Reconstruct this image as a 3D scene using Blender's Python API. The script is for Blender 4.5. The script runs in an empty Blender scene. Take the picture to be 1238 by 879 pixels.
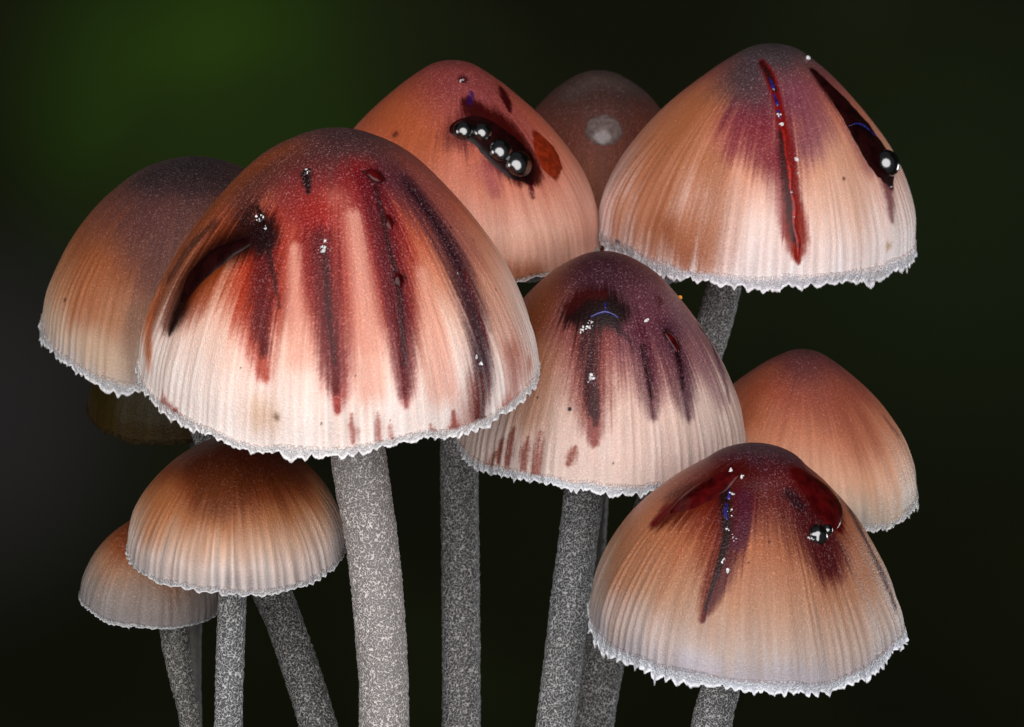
import bpy, bmesh, math, random
import numpy as np
from mathutils import Vector, Matrix
from mathutils.bvhtree import BVHTree

rng = np.random.default_rng(7)
random.seed(7)
scene = bpy.context.scene
COL = scene.collection

# ------------------------------------------------------------------ camera
S = 6.25e-5                    # metres per photograph pixel on the subject plane (cluster about 7 cm wide)
F = 100.0 / 36.0 * 1238.0      # focal length in photograph pixels
PITCH = math.radians(9.0)
RT = np.array((1.0, 0.0, 0.0))
FW = np.array((0.0, math.cos(PITCH), -math.sin(PITCH)))
UP = np.array((0.0, math.sin(PITCH), math.cos(PITCH)))
CAM = np.array((0.0, 0.0, 0.065)) - FW * F * S
cam_data = bpy.data.cameras.new('camera')
cam = bpy.data.objects.new('camera', cam_data)
COL.objects.link(cam)
cam.location = CAM
cam.rotation_euler = (math.pi / 2 - PITCH, 0, 0)
cam_data.lens = 100
cam_data.sensor_width = 36
cam_data.clip_start = 0.005
cam_data.clip_end = 20
cam_data.dof.use_dof = True
cam_data.dof.focus_distance = (F - 20) * S
cam_data.dof.aperture_fstop = 110
scene.camera = cam

# ------------------------------------------------------------------ world, lamps, exposure
world = bpy.data.worlds.new('World')
scene.world = world
world.use_nodes = True
bg = world.node_tree.nodes['Background']
bg.inputs['Color'].default_value = (0.85, 0.92, 1.0, 1)
bg.inputs['Strength'].default_value = 0.045


def cam_to_world(x, y, z):
    """metres in the camera's right / up / forward frame, origin on the subject plane"""
    return Vector(CAM + FW * F * S + RT * x + UP * y + FW * z)


def lamp(name, loc, target, size, power, color):
    d = bpy.data.lights.new(name, 'AREA')
    d.shape = 'DISK'
    d.size = size
    d.energy = power
    d.color = color
    o = bpy.data.objects.new(name, d)
    COL.objects.link(o)
    o.location = loc
    o.rotation_euler = (target - loc).to_track_quat('-Z', 'Y').to_euler()
    return o


mid = cam_to_world(0, 0, 0)
lamp('flash_diffuser', cam_to_world(0.015, 0.035, -0.27), mid, 0.40, 1.10, (1.0, 0.98, 0.975))
lamp('side_fill', cam_to_world(-0.24, 0.02, -0.14), mid, 0.12, 0.12, (1.0, 0.95, 0.9))  # fill lamp added on the left to even out the shading
lamp('rim_flash', cam_to_world(0.24, -0.02, 0.16), mid, 0.08, 0.14, (0.92, 0.96, 1.0))

scene.render.engine = 'CYCLES'
scene.view_settings.view_transform = 'Standard'
scene.view_settings.look = 'None'
scene.view_settings.exposure = 0.15
scene.view_settings.gamma = 1.0
scene.view_settings.use_curve_mapping = False
scene.cycles.use_denoising = True
scene.cycles.max_bounces = 8


# ------------------------------------------------------------------ helpers
def P(px, py, d):
    """photograph pixel and depth (pixels behind the subject plane) -> world point"""
    D = F + d
    k = D / F
    return CAM + S * ((px - 619.0) * k * RT + (439.5 - py) * k * UP + D * FW)


def to_px(v):
    q = v - CAM
    z = q @ FW
    return np.stack([619.0 + F * (q @ RT) / z, 439.5 - F * (q @ UP) / z], -1)


def lin(c):
    c = np.asarray(c, float) / 255.0
    return np.where(c <= 0.04045, c / 12.92, ((c + 0.055) / 1.055) ** 2.4)


def hash3(ix, iy, iz, seed):
    with np.errstate(over='ignore'):
        h = (ix.astype(np.uint32) * np.uint32(374761393) + iy.astype(np.uint32) * np.uint32(668265263)
             + iz.astype(np.uint32) * np.uint32(2147483647 - 58) + np.uint32(seed * 7919 + 13))
        h = (h ^ (h >> np.uint32(13))) * np.uint32(1274126177)
        h = (h ^ (h >> np.uint32(16))) * np.uint32(2246822519)
        h = h ^ (h >> np.uint32(15))
    return h.astype(np.float64) / 4294967295.0


def vnoise(p, seed=0):
    """value noise 0..1 on (N,3) points"""
    p = np.asarray(p, float)
    i = np.floor(p).astype(np.int64)
    f = p - i
    f = f * f * (3 - 2 * f)
    r = 0
    for dx in (0, 1):
        for dy in (0, 1):
            for dz in (0, 1):
                w = ((f[:, 0] if dx else 1 - f[:, 0]) * (f[:, 1] if dy else 1 - f[:, 1])
                     * (f[:, 2] if dz else 1 - f[:, 2]))
                r = r + w * hash3(i[:, 0] + dx, i[:, 1] + dy, i[:, 2] + dz, seed)
    return r


def fbm(p, seed=0, octv=3):
    p = np.asarray(p, float)
    a, t, r = 1.0, 0.0, 0.0
    for o in range(octv):
        r = r + a * vnoise(p * 2 ** o, seed + o * 17)
        t += a
        a *= 0.5
    return r / t


def sstep(a, b, x):
    t = np.clip((x - a) / (b - a), 0, 1)
    return t * t * (3 - 2 * t)


def new_mesh(name, verts, faces, mat, parent=None, smooth=True):
    me = bpy.data.meshes.new(name)
    verts = np.asarray(verts, np.float32)
    faces = np.asarray(faces, np.int32)
    n, w = faces.shape
    me.vertices.add(len(verts))
    me.vertices.foreach_set('co', verts.ravel())
    me.loops.add(n * w)
    me.loops.foreach_set('vertex_index', faces.ravel())
    me.polygons.add(n)
    me.polygons.foreach_set('loop_start', np.arange(0, n * w, w, dtype=np.int32))
    me.polygons.foreach_set('use_smooth', np.full(n, smooth))
    me.update(calc_edges=True)
    me.validate()
    me.materials.append(mat)
    o = bpy.data.objects.new(name, me)
    COL.objects.link(o)
    if parent is not None:
        o.parent = parent
        o.matrix_parent_inverse = Matrix.Translation(-world_loc(parent))
    return o


def world_loc(o):
    v = Vector(o.location)
    if o.parent is not None:
        v = Vector(o.location) if True else v
    return LOCS.get(o.name, Vector((0, 0, 0)))


LOCS = {}


def set_color(o, name, rgb):
    a = o.data.attributes.new(name, 'FLOAT_COLOR', 'POINT')
    full = np.ones((len(rgb), 4), np.float32)
    full[:, :3] = rgb
    a.data.foreach_set('color', full.ravel())


def set_float(o, name, v):
    a = o.data.attributes.new(name, 'FLOAT', 'POINT')
    a.data.foreach_set('value', np.asarray(v, np.float32))


def set_vec(o, name, v):
    a = o.data.attributes.new(name, 'FLOAT_VECTOR', 'POINT')
    a.data.foreach_set('vector', np.asarray(v, np.float32).ravel())


def grid_faces(nr, nc, closed=True):
    r = np.arange(nr - 1)[:, None]
    c = np.arange(nc if closed else nc - 1)[None, :]
    a = r * nc + c
    b = r * nc + (c + 1) % nc
    return np.stack([a, b, b + nc, a + nc], -1).reshape(-1, 4)


def catmull(pts, n):
    pts = np.asarray(pts, float)
    pts = np.vstack([2 * pts[0] - pts[1], pts, 2 * pts[-1] - pts[-2]])
    out = []
    seg = len(pts) - 3
    for t in np.linspace(0, seg - 1e-9, n):
        i = int(t)
        u = t - i
        p0, p1, p2, p3 = pts[i:i + 4]
        out.append(0.5 * (2 * p1 + (p2 - p0) * u + (2 * p0 - 5 * p1 + 4 * p2 - p3) * u * u
                          + (3 * p1 - p0 - 3 * p2 + p3) * u ** 3))
    return np.array(out)


# ------------------------------------------------------------------ materials
class NT:
    def __init__(self, name):
        self.m = bpy.data.materials.new(name)
        self.m.use_nodes = True
        self.t = self.m.node_tree
        self.t.nodes.clear()
        self.out = self.n('ShaderNodeOutputMaterial')

    def n(self, kind, **kw):
        nd = self.t.nodes.new(kind)
        for k, v in kw.items():
            setattr(nd, k, v)
        return nd

    def link(self, a, b):
        self.t.links.new(a, b)

    def val(self, sock, v):
        if isinstance(v, bpy.types.NodeSocket):
            self.link(v, sock)
        else:
            sock.default_value = v

    def math(self, op, a, b=0.0, c=None, clamp=False):
        nd = self.n('ShaderNodeMath', operation=op, use_clamp=clamp)
        self.val(nd.inputs[0], a)
        self.val(nd.inputs[1], b)
        if c is not None:
            self.val(nd.inputs[2], c)
        return nd.outputs[0]

    def ramp(self, x, lo, hi, a=0.0, b=1.0):
        nd = self.n('ShaderNodeMapRange', interpolation_type='SMOOTHSTEP')
        self.val(nd.inputs['Value'], x)
        for k, v in (('From Min', lo), ('From Max', hi), ('To Min', a), ('To Max', b)):
            self.val(nd.inputs[k], v)
        return nd.outputs['Result']

    def noise(self, vec, scale, detail=2.0, rough=0.5):
        nd = self.n('ShaderNodeTexNoise')
        self.link(vec, nd.inputs['Vector'])
        nd.inputs['Scale'].default_value = scale
        nd.inputs['Detail'].default_value = detail
        nd.inputs['Roughness'].default_value = rough
        return nd.outputs['Fac']

    def mix(self, f, a, b, blend='MIX'):
        nd = self.n('ShaderNodeMix', data_type='RGBA', blend_type=blend)
        self.val(nd.inputs['Factor'], f)
        self.val(nd.inputs[6], a)
        self.val(nd.inputs[7], b)
        return nd.outputs[2]

    def attr(self, name):
        return self.n('ShaderNodeAttribute', attribute_name=name)

    def pos(self):
        return self.n('ShaderNodeNewGeometry').outputs['Position']


def principled(nt, **kw):
    b = nt.n('ShaderNodeBsdfPrincipled')
    for k, v in kw.items():
        nt.val(b.inputs[k.replace('_', ' ')], v)
    return b


PXF = 1.0 / S          # cycles per metre for one cycle per photograph pixel


def mat_cap():
    t = NT('cap_skin')
    col = t.attr('Col').outputs['Color']
    wet = t.attr('wet').outputs['Fac']
    dust = t.attr('dust').outputs['Fac']
    fib = t.attr('fibre').outputs['Vector']
    pos = t.pos()
    g1 = t.noise(pos, PXF / 2.3, 1.0, 0.5)
    g2 = t.noise(pos, PXF / 9.0, 2.0, 0.6)
    st = t.noise(fib, 1.0, 3.0, 0.6)
    dry = t.math('SUBTRACT', 1.0, wet, clamp=True)
    # radial fibres lighten and darken the skin a little
    fm = t.ramp(st, 0.28, 0.72, 0.92, 1.07)
    c1 = t.n('ShaderNodeVectorMath', operation='SCALE')
    t.link(col, c1.inputs[0])
    t.link(fm, c1.inputs['Scale'])
    # pale powdery granules
    sp = t.ramp(g1, 0.54, 0.74, 0.0, 0.75)
    sp = t.math('MULTIPLY', sp, t.ramp(g2, 0.35, 0.6, 0.5, 1.0))
    sp = t.math('MULTIPLY', sp, t.math('MULTIPLY', dust, dry), clamp=True)
    spk = t.n('ShaderNodeVectorMath', operation='MULTIPLY_ADD')
    t.link(c1.outputs[0], spk.inputs[0])
    spk.inputs[1].default_value = (1.75, 1.7, 1.7)
    spk.inputs[2].default_value = (0.19, 0.135, 0.145)
    c2 = t.mix(sp, c1.outputs[0], spk.outputs[0])
    pit = t.ramp(g1, 0.30, 0.46, 1.0, 0.0)
    pit = t.math('MULTIPLY', pit, t.math('MULTIPLY', t.math('MULTIPLY', dust, 0.4), dry))
    c3 = t.mix(pit, c2, t.mix(0.7, c2, (0.02, 0.008, 0.008, 1)))
    hgt = t.math('ADD', t.math('MULTIPLY', g1, 1.2), t.math('MULTIPLY', st, 0.8))
    bmp = t.n('ShaderNodeBump')
    bmp.inputs['Distance'].default_value = S * 2.4
    t.link(t.math('MULTIPLY', dry, 0.4), bmp.inputs['Strength'])
    t.link(hgt, bmp.inputs['Height'])
    b = principled(t, Base_Color=c3, Roughness=t.math('MULTIPLY_ADD', wet, -0.12, 0.36),
                   Specular_IOR_Level=t.math('MULTIPLY_ADD', wet, 0.04, 0.22),
                   Sheen_Weight=t.math('MULTIPLY', dry, 0.02), Sheen_Roughness=0.4,
                   Subsurface_Weight=0.28, Subsurface_Scale=S * 13)
    b.inputs['Subsurface Radius'].default_value = (1.0, 0.6, 0.5)
    t.link(bmp.outputs['Normal'], b.inputs['Normal'])
    t.link(b.outputs[0], t.out.inputs['Surface'])
    return t.m


def mat_fringe():
    t = NT('fringe_membrane')
    col = t.attr('Col').outputs['Color']
    edge = t.attr('edge').outputs['Fac']
    pos = t.pos()
    v = t.n('ShaderNodeTexVoronoi', feature='DISTANCE_TO_EDGE')
    t.link(pos, v.inputs['Vector'])
    v.inputs['Scale'].default_value = PXF / 3.8
    web = t.ramp(v.outputs['Distance'], 0.02, 0.22, 1.0, 0.0)
    g = t.noise(pos, PXF / 3.0, 2.0, 0.6)
    web = t.math('MULTIPLY', web, t.ramp(g, 0.35, 0.6, 0.35, 1.0))
    web = t.math('MAXIMUM', web, t.ramp(edge, 0.62, 0.95))
    low = t.ramp(edge, 0.12, 0.5)
    c = t.mix(t.math('MULTIPLY', low, 1.0), col,
              t.mix(web, t.mix(0.06, col, (0.30, 0.29, 0.32, 1)), t.mix(0.6, col, (0.96, 0.95, 0.97, 1))))
    bmp = t.n('ShaderNodeBump')
    bmp.inputs['Distance'].default_value = S * 3
    bmp.inputs['Strength'].default_value = 0.7
    t.link(web, bmp.inputs['Height'])
    b = principled(t, Base_Color=c, Roughness=0.3, Specular_IOR_Level=0.5, Transmission_Weight=0.0)
    t.link(bmp.outputs['Normal'], b.inputs['Normal'])
    tr = t.n('ShaderNodeBsdfTransparent')
    ms = t.n('ShaderNodeMixShader')
    t.link(t.math('MULTIPLY', low, t.ramp(web, 0.0, 0.6, 0.4, 0.0)), ms.inputs[0])
    t.link(b.outputs[0], ms.inputs[1])
    t.link(tr.outputs[0], ms.inputs[2])
    t.link(ms.outputs[0], t.out.inputs['Surface'])
    return t.m


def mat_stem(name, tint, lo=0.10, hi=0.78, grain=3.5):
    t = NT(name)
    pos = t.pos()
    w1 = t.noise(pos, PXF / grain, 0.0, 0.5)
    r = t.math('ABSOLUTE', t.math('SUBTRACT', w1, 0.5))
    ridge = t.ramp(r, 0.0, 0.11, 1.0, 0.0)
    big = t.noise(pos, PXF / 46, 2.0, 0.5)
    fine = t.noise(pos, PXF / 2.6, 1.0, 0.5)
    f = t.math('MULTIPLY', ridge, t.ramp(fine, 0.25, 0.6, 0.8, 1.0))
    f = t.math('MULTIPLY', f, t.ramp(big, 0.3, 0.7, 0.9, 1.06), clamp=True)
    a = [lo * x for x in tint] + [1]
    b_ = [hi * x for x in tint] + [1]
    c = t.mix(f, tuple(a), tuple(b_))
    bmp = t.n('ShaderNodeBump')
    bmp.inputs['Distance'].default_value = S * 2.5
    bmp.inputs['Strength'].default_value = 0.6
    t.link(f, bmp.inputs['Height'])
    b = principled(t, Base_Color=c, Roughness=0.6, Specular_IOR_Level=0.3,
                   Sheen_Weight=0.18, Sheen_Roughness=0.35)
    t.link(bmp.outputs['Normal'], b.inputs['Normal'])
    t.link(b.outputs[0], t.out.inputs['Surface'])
    return t.m


def mat_plain(name, color, rough=0.5, spec=0.5, noise_px=None, amt=0.3, coat=0.0, trans=0.0, ior=1.5):
    t = NT(name)
    c = tuple(color) + (1,)
    if noise_px:
        nz = t.noise(t.pos(), PXF / noise_px, 3.0, 0.6)
        c = t.mix(t.ramp(nz, 0.3, 0.7), tuple(x * (1 - amt) for x in color) + (1,),
                  tuple(min(1, x * (1 + amt)) for x in color) + (1,))
    b = principled(t, Base_Color=c, Roughness=rough, Specular_IOR_Level=spec, Coat_Weight=coat,
                   Coat_Roughness=0.03, Transmission_Weight=trans, IOR=ior)
    t.link(b.outputs[0], t.out.inputs['Surface'])
    return t.m


M_CAP = mat_cap()
M_FRINGE = mat_fringe()
M_GILL = mat_plain('gill_flesh', lin((150, 125, 115)), 0.6, 0.3, 12, 0.25)
M_BEAD = mat_plain('black_latex', lin((9, 7, 9)), 0.17, 0.5, None, 0, 0.2, 0.0, 2.7)
M_FILM = mat_plain('black_red_film', lin((30, 6, 7)), 0.26, 0.25, 16, 0.5, 0.0, 0.0, 1.4)
M_WET = mat_plain('wet_red_latex', lin((66, 6, 8)), 0.18, 0.35, 12, 0.5, 0.0, 0.0, 1.45)
M_GLINT = mat_plain('clear_red_latex', lin((120, 60, 66)), 0.24, 0.5, 8, 0.5, 0.3, 0.0, 3.2)
M_POOL = mat_plain('dark_red_latex', lin((104, 10, 6)), 0.45, 0.05, 14, 0.4, 0.0)
M_GASH = mat_plain('red_latex', lin((140, 20, 12)), 0.32, 0.4, 7, 0.5, 0.0)
M_ORANGE = mat_plain('orange_latex', lin((132, 40, 16)), 0.34, 0.4, 9, 0.35, 0.0)
M_DEW = mat_plain('milky_dew', lin((160, 138, 134)), 0.25, 0.5, 7, 0.3, 0.2, 0.5)
M_CRUST = mat_plain('white_crystals', lin((238, 236, 236)), 0.25, 0.6, 4, 0.25, 0.5)
M_BLUE = mat_plain('blue_glint_paint', lin((34, 32, 104)), 0.2, 0.6, 5, 0.8, 0.2)  # iridescent glints put in as blue-violet colour

# ------------------------------------------------------------------ the setting
def build_backdrop():
    # a far, out-of-focus bank of undergrowth that curves round behind the cluster
    t = NT('dim_undergrowth')
    pos = t.pos()
    warp = t.n('ShaderNodeTexNoise')
    t.link(pos, warp.inputs['Vector'])
    warp.inputs['Scale'].default_value = 5.0
    warp.inputs['Detail'].default_value = 1.0
    sep = t.n('ShaderNodeSeparateXYZ')
    t.link(pos, sep.inputs[0])
    big = t.noise(pos, 4.5, 1.0, 0.4)
    med = t.noise(pos, 14.0, 1.0, 0.4)

    def patch(px, py, rx, ry):
        c = P(px, py, 11000)
        k = (F + 11000) / F * S
        dx = t.math('DIVIDE', t.math('SUBTRACT', sep.outputs[0], float(c[0])), rx * k)
        dz = t.math('DIVIDE', t.math('SUBTRACT', sep.outputs[2], float(c[2])), ry * k)
        r = t.math('SQRT', t.math('ADD', t.math('MULTIPLY', dx, dx), t.math('MULTIPLY', dz, dz)))
        r = t.math('ADD', r, t.math('MULTIPLY', t.math('SUBTRACT', big, 0.5), 0.7))
        return t.ramp(r, 0.0, 1.0, 1.0, 0.0)
    base = t.mix(t.ramp(big, 0.35, 0.65), tuple(BGK * x for x in lin((25, 26, 17))) + (1,),
                 tuple(BGK * x for x in lin((30, 33, 19))) + (1,))
    base = t.mix(t.math('MULTIPLY', patch(250, 110, 330, 320), 0.95), base,
                 tuple(BGK * x for x in lin((52, 80, 24))) + (1,))
    base = t.mix(t.math('MULTIPLY', patch(-30, 520, 260, 330), 0.9), base,
                 tuple(BGK * x for x in lin((56, 54, 54))) + (1,))
    base = t.mix(t.math('MULTIPLY', patch(1150, 260, 420, 420), 0.75), base,
                 tuple(BGK * x for x in lin((36, 46, 26))) + (1,))
    base = t.mix(t.math('MULTIPLY', t.ramp(med, 0.42, 0.72), 0.55), base,
                 tuple(BGK * x for x in lin((38, 42, 24))) + (1,))
    b = principled(t, Base_Color=base, Roughness=1.0, Specular_IOR_Level=0.0)
    t.link(b.outputs[0], t.out.inputs['Surface'])
    n, m = 60, 40
    c = np.array((0.0, 0.0, 0.0))
    vs = []
    for i in range(m):
        z = -1.1 + 2.4 * i / (m - 1)
        for j in range(n):
            a = math.radians(-10 + 200 * j / (n - 1))
            r = 0.72 + 0.03 * math.sin(5 * a + z * 4)
            vs.append((r * math.cos(a), r * math.sin(a) - 0.03, z))
    o = new_mesh('undergrowth', vs, grid_faces(m, n, False), t.m)
    o['kind'] = 'structure'
    o['label'] = 'dark blurred green undergrowth behind the mushrooms'


BGK = 3.6
build_backdrop()

LOG_D, LOG_PY, LOG_R = 260.0, 985.0, 1100.0


def log_height(x, d_world):
    pass


def build_log():
    t = NT('rotting_wood')
    pos = t.pos()
    n1 = t.noise(pos, 120, 4, 0.6)
    n2 = t.noise(pos, 700, 3, 0.6)
    c = t.mix(t.ramp(n1, 0.35, 0.65), (0.018, 0.012, 0.008, 1), (0.05, 0.04, 0.018, 1))
    bmp = t.n('ShaderNodeBump')
    bmp.inputs['Distance'].default_value = 0.001
    t.link(n2, bmp.inputs['Height'])
    b = principled(t, Base_Color=c, Roughness=0.85)
    t.link(bmp.outputs['Normal'], b.inputs['Normal'])
    t.link(b.outputs[0], t.out.inputs['Surface'])
    top = P(619, LOG_PY, LOG_D)
    R = LOG_R * S
    nx, na = 120, 96
    X = np.linspace(-0.12, 0.12, nx)
    A = np.linspace(0, 2 * math.pi, na, endpoint=False)
    xx, aa = np.meshgrid(X, A, indexing='ij')
    q = np.stack([xx.ravel() * 60, np.cos(aa).ravel() * 5, np.sin(aa).ravel() * 5], -1)
    r = R * (0.985 + 0.03 * (fbm(q, 3, 3) - 0.5)) * (1 - 0.25 * sstep(0.10, 0.12, np.abs(xx.ravel())))
    v = np.stack([xx.ravel(), top[1] + r * np.cos(aa).ravel(), top[2] - R + r * np.sin(aa).ravel()], -1)
    f = grid_faces(nx, na)
    o = new_mesh('rotting_log', v, f, t.m)
    o['kind'] = 'structure'
    o['label'] = 'dark rotting log the mushroom stems grow from'


build_log()


# ------------------------------------------------------------------ mushrooms
PROF = {
    'tent': [(0, 1.0), (.10, .992), (.20, .955), (.40, .83), (.60, .635), (.79, .40), (.925, .175), (1, 0.0)],
    'hood': [(0, 1.0), (.11, .992), (.24, .95), (.42, .85), (.645, .645), (.84, .41), (.96, .18), (1, 0.0)],
    'dome': [(0, 1.0), (.12, .992), (.25, .955), (.42, .875), (.66, .68), (.85, .44), (.96, .2), (1, 0.0)],
    'bell': [(0, 1.0), (.10, .992), (.20, .955), (.40, .83), (.65, .635), (.85, .415), (.97, .185), (1, 0.0)],
    'cone': [(0, 1.0), (.10, .985), (.22, .915), (.42, .745), (.63, .53), (.82, .31), (.95, .13), (1, 0.0)],
    'umbo': [(0, 1.0), (.12, .99), (.26, .94), (.36, .865), (.52, .745), (.72, .555), (.88, .325), (.97, .135), (1, 0.0)],
    'flat': [(0, 1.0), (.2, .985), (.4, .92), (.6, .79), (.78, .58), (.91, .34), (.98, .14), (1, 0.0)],
}


class Mushroom:
    pass


def make_mushroom(name, label, c, d, R, H, tau, roll, prof, nth, nrow, stops, side=(), shear=0.0, sway=0.0,
                  dust=0.6, ridge=1.0, nridge=None, fringe=14.0, tooth=27.0, seed=1, fringe_col=(205, 200, 200),
                  droop=0.0, dent=0.03, group='mushrooms of the cluster'):
    m = Mushroom()
    k = (F + d) / F * S
    m.k = k
    tr, rr = math.radians(tau), math.radians(roll)
    n0 = math.cos(tr) * UP - math.sin(tr) * FW
    y0 = math.cos(tr) * FW + math.sin(tr) * UP
    ex = math.cos(rr) * RT - math.sin(rr) * n0
    n = math.cos(rr) * n0 + math.sin(rr) * RT
    ey = y0
    cen = P(c[0], c[1], d)
    m.cen, m.n, m.ex, m.ey, m.R, m.seed, m.d = cen, n, ex, ey, R * k, seed, d
    root = bpy.data.objects.new(name, None)
    COL.objects.link(root)
    root['label'] = label
    root['category'] = 'mushroom'
    root['group'] = group
    m.root = root

    dense = catmull(PROF[prof], 600)
    dense[:, 0] = np.maximum(dense[:, 0], 0)
    seg = np.hypot(np.diff(dense[:, 0]) * R, np.diff(dense[:, 1]) * H)
    arc = np.concatenate([[0], np.cumsum(seg)])
    arc /= arc[-1]
    m.arclen = seg.sum()
    s = np.linspace(0.004, 1, nrow)
    pr = np.interp(s, arc, dense[:, 0])
    pz = np.interp(s, arc, dense[:, 1])
    th = np.linspace(0, 2 * math.pi, nth, endpoint=False)
    SS, TH = np.meshgrid(s, th, indexing='ij')
    PR, PZ = np.repeat(pr, nth), np.repeat(pz, nth)
    SS, TH = SS.ravel(), TH.ravel()
    ct, sn = np.cos(TH), np.sin(TH)
    nridge = nridge or int(2 * math.pi * R / 12.5)
    # big soft irregularity, dents, and the pleats that run up from the margin
    q = np.stack([ct * PR * 1.6, sn * PR * 1.6, PZ * 1.6], -1)
    lump = (fbm(q, seed * 31, 2) - 0.5) * 2
    wav = (vnoise(np.stack([ct * 2.2, sn * 2.2, SS * 0 + seed], -1), seed + 5) - 0.5)
    wav2 = (vnoise(np.stack([ct * 9, sn * 9, SS * 0 + seed], -1), seed + 6) - 0.5)
    jit = (vnoise(np.stack([ct * nridge / 7, sn * nridge / 7, SS * 1.5], -1), seed + 9) - 0.5) * 3.0
    pl = np.cos(TH * nridge + jit * 2)
    pam = vnoise(np.stack([ct * 5, sn * 5, SS * 3], -1), seed + 11)
    rid = pl * sstep(0.35, 0.95, SS + 0.25 * (pam - .5)) * np.clip(pam * 1.9 - 0.35, 0.05, 1.4) * 0.0052 * ridge
    rad = PR * (1 + dent * lump * sstep(0, .3, SS)) + (rid + 0.012 * wav * sstep(.5, 1, SS)) + wav2 * .016 * sstep(.3, 1, SS)
    hz = H * (PZ + 0.006 * lump * sstep(0, .4, SS)) + R * (0.07 * wav + 0.035 * wav2) * sstep(.55, 1, SS)
    hz = hz - droop * R * sstep(0.2, 1, SS) * (0.5 - 0.5 * sn)
    sh = (shear * PZ + sway * np.sin(PZ * math.pi)) * R
    V = cen + k * ((R * rad * ct + sh)[:, None] * ex + (R * rad * sn)[:, None] * ey + hz[:, None] * n)
    rad0 = rad - rid
    m.V0 = cen + k * ((R * rad0 * ct + sh)[:, None] * ex + (R * rad0 * sn)[:, None] * ey + hz[:, None] * n)
    apex = cen + k * (shear * R * ex + (H * 1.0) * n)
    V[:nth] = V[:nth] * 0.3 + apex * 0.7
    m.V, m.SS, m.TH = V, SS, TH
    faces = grid_faces(nrow, nth)[:, ::-1]
    # normals by finite differences
    G = V.reshape(nrow, nth, 3)
    du = np.gradient(G, axis=0)
    dv = np.roll(G, -1, 1) - np.roll(G, 1, 1)
    nn = np.cross(dv, du).reshape(-1, 3)
    nn /= np.linalg.norm(nn, axis=1, keepdims=True) + 1e-20
    sgn = np.sign(((V - cen) * nn).sum(1).mean())
    m.N = nn * (1 if sgn > 0 else -1)
    if sgn < 0:
        pass
    G0 = m.V0.reshape(nrow, nth, 3)
    n0_ = np.cross(np.roll(G0, -1, 1) - np.roll(G0, 1, 1), np.gradient(G0, axis=0)).reshape(-1, 3)
    n0_ /= np.linalg.norm(n0_, axis=1, keepdims=True) + 1e-20
    m.N0 = n0_ * (1 if sgn > 0 else -1)
    m.px = to_px(V)
    m.front = (m.N * (CAM - V)).sum(1) > 0
    cap = new_mesh('cap', V, faces, M_CAP, root)
    cap.data.polygons.foreach_get  # keep reference
    m.cap = cap
    m.nrow, m.nth = nrow, nth
    # ---- skin colour: stops along the meridian
    n_low = fbm(np.stack([ct * 3, sn * 3, SS * 3], -1), seed + 40, 3) - 0.5
    n_st = fbm(np.stack([ct * nridge * .35, sn * nridge * .35, SS * 2.2], -1), seed + 50, 3) - 0.5
    n_f = fbm(np.stack([ct * nridge * .9, sn * nridge * .9, SS * 5], -1), seed + 57, 2) - 0.5
    m.n_st, m.n_low = n_st + 0.8 * n_f, n_low
    m.n_gr = rng.random(len(V)) - 0.5
    sx = np.clip(SS + 0.12 * n_low + 0.10 * n_st * sstep(.1, .5, SS), 0, 1)
    ps = [a for a, _ in stops]
    cs = np.array([lin(b) for _, b in stops])
    C = np.stack([np.interp(sx, ps, cs[:, i]) for i in range(3)], -1)
    m.C = C
    m.wet = np.zeros(len(V))
    m.dust = np.full(len(V), dust) * (0.75 + 0.25 * sstep(1.0, 0.3, SS))
    m.fibre = np.stack([ct * R / 6.0, sn * R / 6.0, SS * m.arclen / 90], -1)
    # valleys between the pleats are a little darker than the ribs
    C *= (1 + 0.13 * (pl * np.clip(pam * 1.9 - 0.35, 0.05, 1.4) * sstep(.45, 1, SS)) * ridge)[:, None]
    n_b = fbm(np.stack([ct * R / 16, sn * R / 16, SS * 2.6], -1), seed + 71, 3) - 0.5
    C *= (1 + np.array((0.18, 0.26, 0.31))[None] * (n_b * sstep(.15, .6, SS))[:, None])

    # ---- lacy margin
    ncol = int(nth * 1.6)
    tt = np.linspace(0, 2 * math.pi, ncol, endpoint=False)
    edges = [0.0]
    r2 = np.random.default_rng(seed * 101)
    while edges[-1] < 2 * math.pi * R:
        edges.append(edges[-1] + tooth * r2.uniform(0.4, 1.8))
    edges = np.array(edges) / edges[-1] * 2 * math.pi
    ti = np.clip(np.searchsorted(edges, tt, 'right') - 1, 0, len(edges) - 2)
    u = (tt - edges[ti]) / (edges[ti + 1] - edges[ti])
    skew = r2.uniform(0.35, 0.65, len(edges))[ti]
    u = np.where(u < skew, u / skew, (1 - u) / (1 - skew))      # 0 at valleys, 1 at the tip
    amp = r2.uniform(0.55, 1.25, len(edges))[ti]
    spk = r2.uniform(0, 0.42, len(edges))[ti]
    Lt = (0.55 + amp * (0.34 * np.sin(u * math.pi / 2) ** 0.8 + spk * np.exp(-(1 - u) / 0.09)))
    c3 = np.stack([np.cos(tt) * R / 5, np.sin(tt) * R / 5, tt * 0], -1)
    Lt = Lt * (0.35 + 1.0 * vnoise(c3 / 7, seed + 3)) + 0.34 * (vnoise(c3, seed + 4) - .5) + .22 * (vnoise(c3 * 2.5, seed + 8) - .5)
    Lt = np.maximum(Lt, 0.1)
    rows = 9
    rim_i = np.interp(tt, np.append(th, 2 * math.pi), np.arange(nth + 1))
    i0 = np.floor(rim_i).astype(int) % nth
    i1 = (i0 + 1) % nth
    fr = (rim_i - np.floor(rim_i))[:, None]
    rim = G[-1][i0] * (1 - fr) + G[-1][i1] * fr
    up_ = G[-4][i0] * (1 - fr) + G[-4][i1] * fr
    dirn = rim - up_
    dirn /= np.linalg.norm(dirn, axis=1, keepdims=True)
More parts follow.
